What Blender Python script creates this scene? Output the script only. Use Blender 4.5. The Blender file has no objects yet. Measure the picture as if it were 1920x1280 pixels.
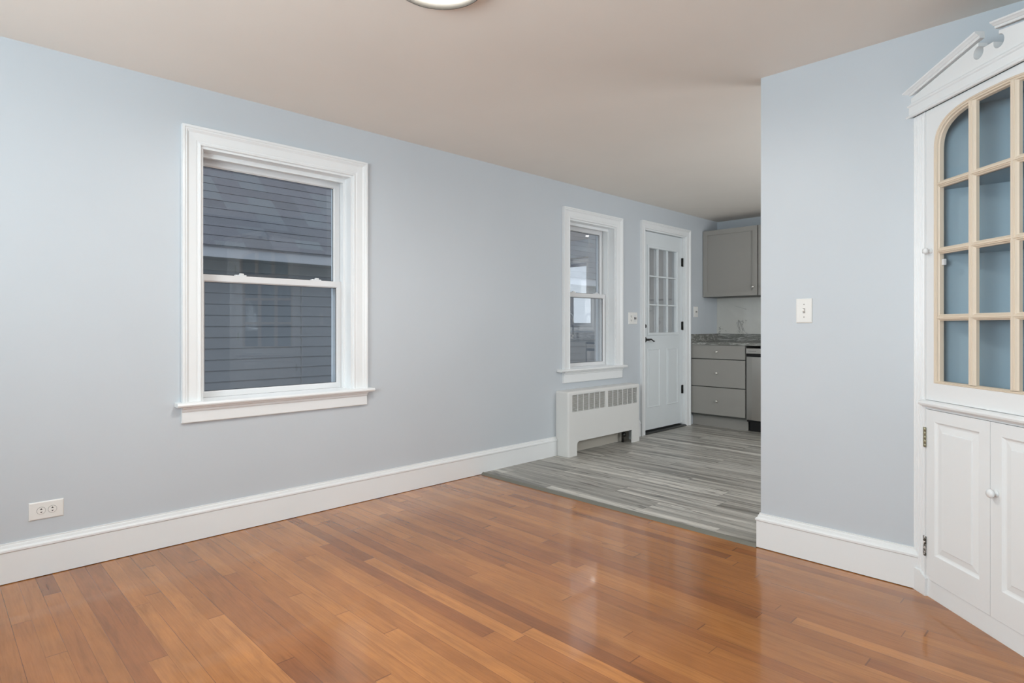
import bpy, bmesh, math, random
from mathutils import Vector, Matrix
random.seed(7)
S = bpy.context.scene
COL = S.collection

# ------------------------------------------------------------------ camera
YAW = math.radians(45.472)
cam_d = bpy.data.cameras.new('camera')
cam_d.sensor_width = 36.0
cam_d.lens = 1120.35 / 1920 * 36
cam_d.shift_y = -(640 - 612.1) / 1920
cam_d.clip_start = 0.02
cam_o = bpy.data.objects.new('camera', cam_d)
cam_o.location = (3.3627, 0.0, 1.1056)
cam_o.rotation_euler = (math.radians(90), 0, YAW)
COL.objects.link(cam_o)
S.camera = cam_o

# ------------------------------------------------------------------ world (overcast sky outside)
W = bpy.data.worlds.new('world'); S.world = W
W.use_nodes = True
wn = W.node_tree.nodes; wl = W.node_tree.links
bg = wn['Background']
bg.inputs['Color'].default_value = (0.80, 0.90, 1.0, 1)
bg.inputs['Strength'].default_value = .84

S.view_settings.view_transform = 'Standard'
S.view_settings.look = 'None'
S.view_settings.gamma = 1
S.view_settings.use_curve_mapping = False
S.view_settings.exposure = 1.09

RXW = 3.47
def area(name, loc, rot, sx, sy, watts, col):
    d = bpy.data.lights.new(name, 'AREA'); d.shape = 'RECTANGLE'
    d.size = sx; d.size_y = sy; d.energy = watts; d.color = col
    o = bpy.data.objects.new(name, d); o.location = loc; o.rotation_euler = rot
    COL.objects.link(o); return o
# added area lights standing in for daylight, at made-up windows out of view
area('added_back_light', (2.5, -1.58, 1.42), (math.radians(143), 0, 0), 1.5, 1.25, 56, (0.80, 0.93, 1.0))  # added main light, tilted up to brighten the ceiling
area('added_next_room_light', (5.36, 0.2, 1.42), (math.radians(105), 0, math.radians(90)), 1.5, 1.25, 3, (0.88, 0.96, 1.0))  # added weak light from the unseen next room
area('added_kitchen_side_light', (RXW, 4.75, 1.45), (math.radians(98), 0, math.radians(90)), 1.5, 1.1, 14, (0.97, 0.98, 1.0))  # added to brighten the kitchen from behind the partition

# ------------------------------------------------------------------ helpers
def srgb(r, g, b):
    f = lambda c: (c/255/12.92 if c/255 <= .04045 else ((c/255+.055)/1.055)**2.4)
    return (f(r), f(g), f(b), 1)

def tag(o, label=None, cat=None, group=None, kind=None):
    if label: o['label'] = label
    if cat: o['category'] = cat
    if group: o['group'] = group
    if kind: o['kind'] = kind
    return o

def empty(name, loc=(0, 0, 0), rz=0, **k):
    o = bpy.data.objects.new(name, None); COL.objects.link(o)
    o.location = loc; o.rotation_euler = (0, 0, rz); o.empty_display_size = .1
    tag(o, **k); return o

def obj(name, bm, mat, parent=None, norm=True, **k):
    if norm: bmesh.ops.recalc_face_normals(bm, faces=bm.faces[:])
    me = bpy.data.meshes.new(name); bm.to_mesh(me); bm.free()
    me.materials.append(mat)
    o = bpy.data.objects.new(name, me); COL.objects.link(o)
    if parent: o.parent = parent
    tag(o, **k); return o

def box(bm, x0, x1, y0, y1, z0, z1, bev=0, seg=2):
    vs = [bm.verts.new((x, y, z)) for x in (x0, x1) for y in (y0, y1) for z in (z0, z1)]
    fs = [bm.faces.new([vs[i] for i in q]) for q in ((0,1,3,2),(4,6,7,5),(0,4,5,1),(2,3,7,6),(0,2,6,4),(1,5,7,3))]
    if bev:
        es = list({e for f in fs for e in f.edges})
        bmesh.ops.recalc_face_normals(bm, faces=fs)
        bmesh.ops.bevel(bm, geom=es, offset=bev, segments=seg, profile=.5, affect='EDGES')
    return bm

def B(*a, **k):
    return box(bmesh.new(), *a, **k)

def boxes(lst, bev=0):
    bm = bmesh.new()
    for a in lst: box(bm, *a, bev=bev)
    return bm

def prism(bm, pts, d0, d1, fn):
    """closed polygon pts (a,b), extruded from d0 to d1; fn(a,b,d)->xyz"""
    A = [bm.verts.new(fn(a, b, d0)) for a, b in pts]
    C = [bm.verts.new(fn(a, b, d1)) for a, b in pts]
    n = len(pts)
    bm.faces.new(A[::-1]); bm.faces.new(C)
    for i in range(n):
        bm.faces.new((A[i], A[(i+1) % n], C[(i+1) % n], C[i]))
    return bm

def sweep(bm, path, prof, closed, fn):
    """sweeps closed profile [(w,d)] along 2-D path with mitred corners; w is to the LEFT of travel"""
    n = len(path); rings = []
    P = [Vector(p) for p in path]
    for i in range(n):
        if closed or 0 < i < n-1:
            t0 = (P[i]-P[i-1]).normalized(); t1 = (P[(i+1) % n]-P[i]).normalized()
        elif i == 0: t0 = t1 = (P[1]-P[0]).normalized()
        else: t0 = t1 = (P[-1]-P[-2]).normalized()
        n0 = Vector((-t0.y, t0.x)); n1 = Vector((-t1.y, t1.x))
        m = (n0+n1); m = m / max(1e-6, m.length_squared) * 2
        rings.append([bm.verts.new(fn(P[i].x+m.x*w, P[i].y+m.y*w, d)) for w, d in prof])
    k = len(prof)
    for i in range(n if closed else n-1):
        a, b = rings[i], rings[(i+1) % n]
        for j in range(k):
            bm.faces.new((a[j], a[(j+1) % k], b[(j+1) % k], b[j]))
    if not closed:
        bm.faces.new(rings[0]); bm.faces.new(rings[-1][::-1])
    return bm

def lathe(bm, prof, fn, seg=24, smooth=True):
    """prof [(r,h)] around axis; fn(a,b,h)->xyz"""
    rings = []
    for r, h in prof:
        if r < 1e-6: rings.append([bm.verts.new(fn(0, 0, h))])
        else: rings.append([bm.verts.new(fn(r*math.cos(2*math.pi*i/seg), r*math.sin(2*math.pi*i/seg), h)) for i in range(seg)])
    fs = []
    for a, b in zip(rings, rings[1:]):
        for i in range(seg):
            j = (i+1) % seg
            if len(a) == 1 and len(b) == 1: continue
            if len(a) == 1: fs.append(bm.faces.new((a[0], b[i], b[j])))
            elif len(b) == 1: fs.append(bm.faces.new((a[i], a[j], b[0])))
            else: fs.append(bm.faces.new((a[i], a[j], b[j], b[i])))
    for f in fs: f.smooth = smooth
    return bm

def tube(bm, pts, r, seg=10, cap=True):
    """round tube through 3-D points, r a number or a list"""
    P = [Vector(p) for p in pts]; rings = []
    up = Vector((0, 0, 1))
    for i, p in enumerate(P):
        t = (P[min(i+1, len(P)-1)]-P[max(i-1, 0)]).normalized()
        u = t.cross(up)
        if u.length < .1: u = t.cross(Vector((1, 0, 0)))
        u.normalize(); v = t.cross(u)
        rr = r[i] if isinstance(r, (list, tuple)) else r
        rings.append([bm.verts.new(p+u*rr*math.cos(2*math.pi*k/seg)+v*rr*math.sin(2*math.pi*k/seg)) for k in range(seg)])
    for a, b in zip(rings, rings[1:]):
        for k in range(seg):
            f = bm.faces.new((a[k], a[(k+1) % seg], b[(k+1) % seg], b[k])); f.smooth = True
    if cap:
        bm.faces.new(rings[0]); bm.faces.new(rings[-1][::-1])
    return bm

def cut(o, cutters):
    """boolean difference, baked at once; nothing is left behind"""
    tmp = []
    for bm in cutters:
        bmesh.ops.recalc_face_normals(bm, faces=bm.faces[:])
        me = bpy.data.meshes.new('tmp'); bm.to_mesh(me); bm.free()
        c = bpy.data.objects.new('tmp', me); COL.objects.link(c); tmp.append(c)
        c.parent = o.parent; c.matrix_parent_inverse = o.matrix_parent_inverse.copy()
        m = o.modifiers.new('b', 'BOOLEAN'); m.operation = 'DIFFERENCE'; m.solver = 'EXACT'; m.object = c
    dg = bpy.context.evaluated_depsgraph_get(); dg.update()
    me = bpy.data.meshes.new_from_object(o.evaluated_get(dg), depsgraph=dg)
    o.modifiers.clear(); o.data = me
    for c in tmp: bpy.data.objects.remove(c)
    return o

XY = lambda a, b, d: (a, b, d)

# ------------------------------------------------------------------ materials
def mat(name, col, rough=.5, metal=0, spec=.5, coat=0):
    m = bpy.data.materials.new(name); m.use_nodes = True
    p = m.node_tree.nodes['Principled BSDF']
    p.inputs['Base Color'].default_value = col
    p.inputs['Roughness'].default_value = rough
    p.inputs['Metallic'].default_value = metal
    p.inputs['Specular IOR Level'].default_value = spec
    p.inputs['Coat Weight'].default_value = coat
    return m

class N:
    def __init__(s, m): s.m = m; s.t = m.node_tree; s.n = s.t.nodes; s.p = s.n.get('Principled BSDF')
    def add(s, typ, **k):
        n = s.n.new(typ)
        for a, b in k.items(): setattr(n, a, b)
        return n
    def L(s, a, b): s.t.links.new(a, b)
    def math(s, op, a, b=0.0, c=0.0):
        n = s.add('ShaderNodeMath', operation=op)
        for i, v in enumerate((a, b, c)):
            if isinstance(v, (int, float)): n.inputs[i].default_value = v
            else: s.L(v, n.inputs[i])
        return n.outputs[0]
    def comb(s, x, y, z):
        n = s.add('ShaderNodeCombineXYZ')
        for i, v in enumerate((x, y, z)):
            if isinstance(v, (int, float)): n.inputs[i].default_value = v
            else: s.L(v, n.inputs[i])
        return n.outputs[0]
    def noise(s, vec, scale=1, detail=3, rough=.5, dist=0):
        n = s.add('ShaderNodeTexNoise'); s.L(vec, n.inputs['Vector'])
        n.inputs['Scale'].default_value = scale; n.inputs['Detail'].default_value = detail
        n.inputs['Roughness'].default_value = rough; n.inputs['Distortion'].default_value = dist
        return n.outputs['Fac']
    def white(s, v):
        n = s.add('ShaderNodeTexWhiteNoise', noise_dimensions='3D'); s.L(v, n.inputs['Vector']); return n.outputs['Value']
    def ramp(s, f, stops):
        n = s.add('ShaderNodeValToRGB'); s.L(f, n.inputs[0]); e = n.color_ramp.elements
        while len(e) > 1: e.remove(e[-1])
        e[0].position, e[0].color = stops[0]
        for p, c in stops[1:]:
            x = e.new(p); x.color = c
        return n.outputs['Color']
    def mix(s, f, a, b, typ='MIX'):
        n = s.add('ShaderNodeMix', data_type='RGBA', blend_type=typ)
        for sock, v in ((n.inputs[0], f), (n.inputs[6], a), (n.inputs[7], b)):
            if isinstance(v, (int, float)): sock.default_value = v
            elif isinstance(v, tuple): sock.default_value = v
            else: s.L(v, sock)
        return n.outputs[2]
    def bump(s, h, strength, dist=.002):
        n = s.add('ShaderNodeBump'); n.inputs['Strength'].default_value = strength; n.inputs['Distance'].default_value = dist
        s.L(h, n.inputs['Height']); s.L(n.outputs[0], s.p.inputs['Normal'])
    def pos(s):
        n = s.add('ShaderNodeTexCoord'); x = s.add('ShaderNodeSeparateXYZ'); s.L(n.outputs['Object'], x.inputs[0])
        return n.outputs['Object'], x.outputs[0], x.outputs[1], x.outputs[2]

def paint(name, c, rough=.5, amp=.02, bump=.12, scale=60, spec=.5):
    m = mat(name, c, rough, spec=spec); k = N(m); o, x, y, z = k.pos()
    f = k.noise(o, 2.2, 3)
    lo = tuple(v*(1-amp) for v in c[:3])+(1,); hi = tuple(min(1, v*(1+amp)) for v in c[:3])+(1,)
    k.L(k.ramp(f, [(.3, lo), (.7, hi)]), k.p.inputs['Base Color'])
    if bump: k.bump(k.noise(o, scale, 4), bump, .001)
    return m

M = {}
M['wall'] = paint('wall_paint', srgb(201, 207, 212), .42, .012, .15, 45)
M['ceiling'] = paint('ceiling_paint', srgb(243, 236, 227), .75, .012, .1, 50)
M['trim'] = paint('trim_paint', srgb(238, 240, 240), .3, .01, 0, 25)
M['plate'] = mat('plate_plastic', srgb(236, 235, 231), .3)
M['cover'] = paint('enamel_paint', srgb(228, 228, 225), .33, .01, .05, 30)
M['door'] = paint('door_paint', srgb(226, 232, 234), .35, .01, .1, 40)
M['blue'] = paint('cabinet_interior_paint', srgb(148, 173, 186), .5, .02, .1, 40)
M['tan'] = mat('primed_wood', srgb(226, 211, 191), .5)
M['vinyl'] = mat('vinyl', srgb(226, 226, 226), .35)
M['greyvinyl'] = mat('grey_channel', srgb(190, 200, 210), .4)
M['gasket'] = mat('gasket', srgb(60, 62, 64), .6)
M['dark'] = mat('dark_recess', srgb(24, 24, 24), .8)
M['slot'] = mat('socket_slot', srgb(35, 33, 30), .6)
M['black'] = mat('black_plastic', srgb(14, 14, 15), .45)
M['grill'] = mat('grille_metal', srgb(165, 160, 156), .45)
M['cab'] = paint('grey_cabinet_paint', srgb(157, 154, 148), .38, .015, .05, 20)
M['cabgap'] = mat('grey_cabinet_frame', srgb(84, 84, 80), .5)
M['steel'] = mat('brushed_steel', srgb(178, 174, 168), .3, .9)
M['chrome'] = mat('polished_nickel', srgb(225, 222, 215), .12, 1)
M['bronze'] = mat('dark_bronze', srgb(70, 70, 68), .3, .85)
M['brass'] = mat('aged_brass', srgb(170, 165, 140), .35, .8)
M['rim'] = mat('dark_metal_rim', srgb(54, 52, 48), .55)
M['ring'] = mat('brushed_nickel_ring', srgb(186, 182, 172), .35, .7)
M['curtain'] = mat('curtain_cloth', srgb(205, 202, 205), .9)
M['siding'] = paint('siding_paint', srgb(108, 112, 117), .7, .03, .1, 12)
M['fascia'] = mat('fascia_paint', srgb(146, 149, 155), .6)
M['soffit'] = mat('soffit_paint', srgb(122, 125, 126), .7)
M['ground'] = paint('gravel_ground', srgb(120, 118, 112), .9, .2, .4, 30)
M['putty'] = mat('putty_paint', srgb(196, 190, 178), .5)
M['storm'] = mat('storm_door_paint', srgb(236, 240, 244), .5)

def glass(name, f0=.045, rough=.0, tint=(1, 1, 1, 1)):
    m = bpy.data.materials.new(name); m.use_nodes = True; k = N(m)
    k.n.remove(k.p)
    out = k.n['Material Output']
    lw = k.add('ShaderNodeLayerWeight'); lw.inputs['Blend'].default_value = .5
    f = k.math('POWER', lw.outputs['Facing'], 5.0)
    f = k.math('MULTIPLY_ADD', f, 1-f0, f0)
    tr = k.add('ShaderNodeBsdfTransparent'); tr.inputs[0].default_value = tint
    gl = k.add('ShaderNodeBsdfGlossy'); gl.inputs['Roughness'].default_value = rough
    mx = k.add('ShaderNodeMixShader'); k.L(f, mx.inputs[0]); k.L(tr.outputs[0], mx.inputs[1]); k.L(gl.outputs[0], mx.inputs[2])
    k.L(mx.outputs[0], out.inputs[0]); return m
M['glass'] = glass('window_glass', .04)
M['glass2'] = glass('double_glazing', .28)
M['cabglass'] = glass('cabinet_glass', .03)

def emis(name, c, s):
    m = bpy.data.materials.new(name); m.use_nodes = True; k = N(m)
    k.p.inputs['Base Color'].default_value = c
    k.p.inputs['Emission Color'].default_value = c; k.p.inputs['Emission Strength'].default_value = s
    return m
M['lamp'] = emis('lamp_diffuser', (1, .97, .93, 1), 50)
M['spot'] = emis('recessed_lamp', (1, .95, .85, 1), 9)

def frac_edge(k, v, e):
    """1 close to an integer value of v, within e"""
    fr = k.math('FRACT', v)
    d = k.math('MINIMUM', fr, k.math('SUBTRACT', 1.0, fr))
    return k.math('LESS_THAN', d, e)

def oak():
    m = mat('varnished_strip_floor', srgb(180, 120, 75), .16, spec=.5); k = N(m); o, x, y, z = k.pos()
    Wd, Ln = .0594, 1.15
    yv = k.math('DIVIDE', k.math('ADD', y, .0083), Wd); row = k.math('FLOOR', yv)
    r1 = k.white(k.comb(row, 3.1, 0)); r2 = k.white(k.comb(row, 9.7, 2))
    ln = k.math('MULTIPLY_ADD', r2, 1.2, 1.0)
    xv = k.math('DIVIDE', k.math('ADD', x, k.math('MULTIPLY', r1, 5.0)), ln); colm = k.math('FLOOR', xv)
    idn = k.white(k.comb(row, colm, 5)); id2 = k.white(k.comb(row, colm, 11))
    base = k.ramp(idn, [(0, srgb(140, 86, 46)), (.05, srgb(156, 96, 50)), (.15, srgb(167, 106, 55)), (.5, srgb(174, 112, 57)), (.85, srgb(186, 123, 65)), (.96, srgb(192, 127, 68)), (1, srgb(198, 134, 76))])
    gv = k.comb(k.math('MULTIPLY', x, 2.6), k.math('MULTIPLY', y, 30.0), k.math('MULTIPLY', id2, 30.0))
    g = k.noise(gv, 1.0, 4, .6, 1.2)
    gc = k.ramp(g, [(.25, (.62, .59, .54, 1)), (.45, (.93, .93, .93, 1)), (.8, (1.14, 1.12, 1.08, 1))])
    c = k.mix(.75, base, gc, 'MULTIPLY')
    fg = k.noise(k.comb(k.math('MULTIPLY', x, 9.0), k.math('MULTIPLY', y, 170.0), k.math('MULTIPLY', id2, 50.0)), 1.0, 3, .6)
    c = k.mix(.55, c, k.ramp(fg, [(.3, (.78, .76, .72, 1)), (.6, (1.04, 1.04, 1.04, 1))]), 'MULTIPLY')
    # broad tonal drift of the wood
    big = k.noise(k.comb(k.math('MULTIPLY', x, .9), k.math('MULTIPLY', y, 1.6), 4.0), 1.9, 4, .6, .6)
    bc = k.ramp(big, [(.32, (.80, .79, .79, 1)), (.62, (1.06, 1.05, 1.02, 1))])
    c = k.mix(.9, c, bc, 'MULTIPLY')
    # knots and flecks
    kn = k.noise(k.comb(k.math('MULTIPLY', x, 7.0), k.math('MULTIPLY', y, 20.0), id2), 1.0, 2, .5)
    kc = k.math('GREATER_THAN', kn, .765)
    c = k.mix(k.math('MULTIPLY', kc, .45), c, srgb(105, 62, 36))
    e1 = frac_edge(k, yv, .013); e2 = frac_edge(k, k.math('MULTIPLY', xv, 1.0), .0013)
    seam = k.math('MULTIPLY_ADD', k.white(k.comb(k.math('ROUND', yv), k.math('FLOOR', k.math('MULTIPLY', x, 1.3)), 8)), .75, .12)
    e = k.math('MAXIMUM', k.math('MULTIPLY', e1, seam), k.math('MULTIPLY', e2, .6))
    c = k.mix(e, c, srgb(92, 52, 30))
    k.L(c, k.p.inputs['Base Color'])
    rn = k.noise(o, 3.5, 4); k.L(k.math('MULTIPLY_ADD', rn, .14, .10), k.p.inputs['Roughness'])
    h = k.math('ADD', k.math('MULTIPLY', k.noise(k.comb(k.math('MULTIPLY', x, 1.5), k.math('MULTIPLY', y, 9.0), 0.0), 1.5, 2), 1.0), k.math('MULTIPLY', e, -.6))
    k.bump(h, .12, .0016)
    k.p.inputs['Coat Weight'].default_value = .35; k.p.inputs['Coat Roughness'].default_value = .05
    return m
M['oak'] = oak()

def greyplank():
    m = mat('grey_plank_vinyl', srgb(140, 138, 132), .38, spec=.4); k = N(m); o, x, y, z = k.pos()
    Wd = .178
    yv = k.math('DIVIDE', k.math('SUBTRACT', y, 3.0+.075), Wd); row = k.math('FLOOR', yv)
    r1 = k.white(k.comb(row, 1.7, 0))
    xv = k.math('DIVIDE', k.math('ADD', x, k.math('MULTIPLY', r1, 5.0)), 1.22); colm = k.math('FLOOR', xv)
    idn = k.white(k.comb(row, colm, 5)); id2 = k.white(k.comb(row, colm, 12))
    base = k.ramp(idn, [(0, srgb(166, 163, 156)), (.5, srgb(180, 177, 170)), (1, srgb(194, 191, 184))])
    wob = k.math('MULTIPLY', k.noise(k.comb(k.math('MULTIPLY', x, 1.2), k.math('MULTIPLY', y, 3.0), id2), 1.5, 2), .05)
    gv = k.comb(k.math('MULTIPLY', x, .75), k.math('MULTIPLY', k.math('ADD', y, wob), 19.0), k.math('MULTIPLY', id2, 40.0))
    g = k.noise(gv, 1.0, 5, .62, .6)
    gc = k.ramp(g, [(.28, (.26, .26, .255, 1)), (.43, (.60, .60, .59, 1)), (.53, (.90, .90, .89, 1)), (.66, (1.30, 1.30, 1.28, 1))])
    c = k.mix(.9, base, gc, 'MULTIPLY')
    kn = k.noise(k.comb(k.math('MULTIPLY', x, 5.0), k.math('MULTIPLY', y, 26.0), k.math('MULTIPLY', id2, 9.0)), 1.0, 3, .6)
    c = k.mix(k.ramp(kn, [(.58, (0, 0, 0, 1)), (.70, (.75, .75, .75, 1))]), c, srgb(84, 80, 76))
    e = k.math('MAXIMUM', frac_edge(k, yv, .006), frac_edge(k, xv, .001))
    c = k.mix(k.math('MULTIPLY', e, .6), c, srgb(78, 76, 73))
    k.L(c, k.p.inputs['Base Color'])
    k.bump(g, .1, .001)
    return m
M['grey'] = greyplank()

def stone():
    m = mat('grey_veined_stone', srgb(110, 110, 105), .18); k = N(m); o, x, y, z = k.pos()
    v = k.comb(k.math('MULTIPLY', x, 5.0), k.math('MULTIPLY', y, 22.0), k.math('MULTIPLY', z, 38.0))
    g = k.noise(v, 1.0, 5, .65, 1.5)
    k.L(k.ramp(g, [(.3, srgb(72, 72, 68)), (.42, srgb(132, 132, 126)), (.5, srgb(104, 104, 99)), (.57, srgb(176, 176, 170)), (.66, srgb(138, 138, 132)), (.75, srgb(205, 205, 198))]), k.p.inputs['Base Color'])
    return m
M['stone'] = stone()

def marble():
    m = mat('white_veined_marble', srgb(205, 204, 196), .2); k = N(m); o, x, y, z = k.pos()
    r = k.comb(k.math('MULTIPLY_ADD', z, 1.3, x), y, k.math('MULTIPLY_ADD', x, -.6, k.math('MULTIPLY', z, .5)))
    g = k.noise(r, 3.0, 6, .6, 1.0)
    d = k.math('ABSOLUTE', k.math('SUBTRACT', g, .5))
    g2 = k.noise(o, 6, 3)
    d = k.math('ADD', d, k.math('MULTIPLY', k.math('GREATER_THAN', g2, .46), .03))
    k.L(k.ramp(d, [(0, srgb(118, 118, 114)), (.008, srgb(176, 175, 169)), (.02, srgb(204, 203, 196)), (.3, srgb(212, 211, 204))]), k.p.inputs['Base Color'])
    return m
M['marble'] = marble()

def shingle():
    m = mat('asphalt_shingles', srgb(96, 98, 106), .9); k = N(m); o, x, y, z = k.pos()
    tabs = k.white(k.comb(k.math('FLOOR', k.math('MULTIPLY', y, 3.6)), k.math('FLOOR', k.math('MULTIPLY', z, 9.9)), 1))
    c = k.ramp(tabs, [(0, srgb(76, 78, 84)), (.5, srgb(84, 85, 92)), (1, srgb(90, 95, 100))])
    c = k.mix(.5, c, k.ramp(k.noise(o, 90, 3), [(.3, (.7, .7, .7, 1)), (.7, (1.2, 1.2, 1.2, 1))]), 'MULTIPLY')
    k.L(c, k.p.inputs['Base Color']); return m
M['shingle'] = shingle()

def frost():
    m = bpy.data.materials.new('frosted_glass'); m.use_nodes = True; k = N(m)
    k.n.remove(k.p)
    d = k.add('ShaderNodeBsdfDiffuse'); d.inputs[0].default_value = srgb(250, 252, 253)
    tr = k.add('ShaderNodeBsdfTranslucent'); tr.inputs[0].default_value = srgb(252, 254, 255)
    mx = k.add('ShaderNodeMixShader'); mx.inputs[0].default_value = .55
    k.L(d.outputs[0], mx.inputs[1]); k.L(tr.outputs[0], mx.inputs[2]); k.L(mx.outputs[0], k.n['Material Output'].inputs[0])
    return m
M['frost'] = frost()

# ------------------------------------------------------------------ dimensions
H = 2.35; PY = 2.990; PX = 2.102; KY = 6.742; RX = 3.362; NX = 5.5; BY = -1.62; KZ = .012

# ------------------------------------------------------------------ room shell
fl = obj('floor', B(0, NX, BY, 2.990, -.08, 0), M['oak'], kind='structure', label='glossy orange-brown strip wood floor of the empty room')
kf = obj('floor', B(0, RX+.12, 2.990, KY, -.08, KZ), M['grey'], kind='structure', label='grey plank vinyl floor of the kitchen')
obj('ceiling', B(-.2, NX+.2, BY-.2, KY+.2, H, H+.1), M['ceiling'], kind='structure', label='plain beige ceiling running on into the kitchen')

W1 = dict(y0=1.028, y1=1.908, z0=.718, z1=2.047)   # window openings
W2 = dict(y0=4.005, y1=4.685, z0=.738, z1=2.047)
D1 = dict(y0=5.180, y1=6.000, z0=0.0, z1=2.098)
wl_ = obj('wall_left', B(-.2, 0, BY-.2, KY+.2, -.3, H), M['wall'], kind='structure', label='long pale blue-grey wall with two windows and a door')
cut(wl_, [B(-.4, .2, W1['y0'], W1['y1'], W1['z0']-.02, W1['z1']), B(-.4, .2, W2['y0'], W2['y1'], W2['z0']-.02, W2['z1']), B(-.4, .2, D1['y0'], D1['y1'], -.05, D1['z1'])])
obj('wall_pier', B(PX, RX+.12, PY, PY+.13, 0, H), M['wall'], kind='structure', label='pale blue-grey partition wall with white light switch')
wr = obj('wall_right', B(RX, RX+.12, BY, PY, 0, H), M['wall'], kind='structure', label='wall beside the corner cupboard with wide opening')
cut(wr, [B(RX-.2, RX+.3, -1.0, 1.35, -.1, 2.14)])
wb = obj('wall_back', B(-.2, NX+.2, BY-.2, BY, -.3, H), M['wall'], kind='structure', label='wall behind the camera with an added wide window')
cut(wb, [B(1.7, 3.3, BY-.3, BY+.1, .8, 2.05)])
wn_ = obj('wall_next_room', B(NX, NX+.2, BY-.2, PY+.2, -.3, H), M['wall'], kind='structure', label='far wall of the next room with an added window')
cut(wn_, [B(NX-.1, NX+.3, -.55, .95, .8, 2.05)])
obj('wall_next_room_end', B(RX+.12, NX, PY, PY+.13, 0, H), M['wall'], kind='structure', label='end wall of the next room')
wk = obj('wall_kitchen_back', B(-.2, RX+.3, KY, KY+.2, -.3, H), M['wall'], kind='structure', label='back wall of the kitchen behind grey cabinets')
cut(wk, [B(1.66, 2.62, KY-.1, KY+.3, 1.12, 2.02)])
wkr = obj('wall_kitchen_right', B(RX+.12, RX+.3, PY+.13, KY, -.3, H), M['wall'], kind='structure', label='side wall of the kitchen')
cut(wkr, [B(RX, RX+.5, 4.0, 5.5, .9, 2.0)])

# reducer strip between the two floors
bm = prism(bmesh.new(), [(2.966, .0), (2.969, .003), (2.985, .0155), (2.993, .0155), (2.993, .0)], 0.016, PX-.016, lambda a, b, d: (d, a, b))
thr = obj('trim_1', bm, mat('grey_reducer_metal', srgb(124, 123, 114), .4, .2), kind='structure', label='grey reducer strip where wood floor meets grey planks')
bm = bmesh.new()
for i in range(12):
    x = .1+i*.165
    lathe(bm, [(0, .0115), (.0035, .0115), (.003, .0128), (0, .0132)], lambda a, b, h, x=x: (x+a, 2.988+b, h+.0035), 10)
obj('screw_heads', bm, M['chrome'], thr)

# baseboards: profile (distance from the wall, height)
BB = [(0, 0), (.016, 0), (.016, .134), (.0205, .138), (.0205, .146), (.017, .150), (.012, .153), (.010, .163), (.006, .166), (.006, .172), (0, .172)]
def baseboard(name, path, label, side=1, z=.003):
    bm = bmesh.new()
    pr = [(w*side, d) for w, d in BB]
    sweep(bm, path, pr, False, lambda a, b, d: (a, b, d+(z if d == 0 else 0)))
    return obj(name, bm, M['trim'], kind='structure', label=label)
baseboard('baseboard_left', [(0, BY+.02), (0, 3.828)], 'tall white baseboard along the long left wall', -1)
baseboard('baseboard_left', [(0, 4.905), (0, 5.093)], 'short white baseboard piece between radiator cover and door casing', -1, KZ)
baseboard('baseboard_pier', [(2.775, PY), (PX, PY), (PX, PY+.13), (3.3, PY+.13)], 'white baseboard wrapping the end of the partition wall', 1)
baseboard('baseboard_back', [(RX-.02, BY), (.02, BY)], 'white baseboard behind the camera', -1)

# casing profile (outwards, off the wall)
CAS = [(0, 0), (0, .012), (.003, .016), (.009, .016), (.013, .012), (.020, .012), (.024, .014), (.060, .016), (.066, .020), (.072, .024), (.078, .024), (.082, .028), (.093, .028), (.093, 0)]
DCAS = [(w*.80, d*.9) for w, d in CAS]
LW = lambda a, b, d: (d, a, b)     # plane of the left wall: a=y, b=z, d=out of the wall

def sash(name, parent, y0, y1, z0, z1, x, stile, top, bot, gl, glassmat, depth=.034):
    o = obj(name, sweep(bmesh.new(), [(y0, z0), (y1, z0), (y1, z1), (y0, z1)], [(0, x-depth), (0, x), (.001, x), (.001, x-depth)], True, LW), M['vinyl'], parent)
    bm = bmesh.new()
    iy0, iy1, iz0, iz1 = y0+stile, y1-stile, z0+bot, z1-top
    for q in ((y0, iy0, z0, z1), (iy1, y1, z0, z1), (iy0, iy1, z0, iz0), (iy0, iy1, iz1, z1)):
        box(bm, x-depth, x, *q)
    # sloping glazing bead
    sweep(bm, [(iy0, iz0), (iy1, iz0), (iy1, iz1), (iy0, iz1)], [(0, x-.001), (.006, x-.010), (.006, x-.016), (0, x-.016)], True, LW)
    bmesh.ops.recalc_face_normals(bm, faces=bm.faces[:])
    old = o.data; bm.to_mesh(old); bm.free()
    bm = B(x-.020, x-.016, iy0, iy1, iz0, iz1)
    obj('pane', bm, glassmat, o)
    bm = sweep(bmesh.new(), [(iy0, iz0), (iy1, iz0), (iy1, iz1), (iy0, iz1)], [(.006, x-.0155), (.009, x-.0155), (.009, x-.013), (.006, x-.013)], True, LW)
    obj('gasket', bm, M['gasket'], o)
    return o

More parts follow.
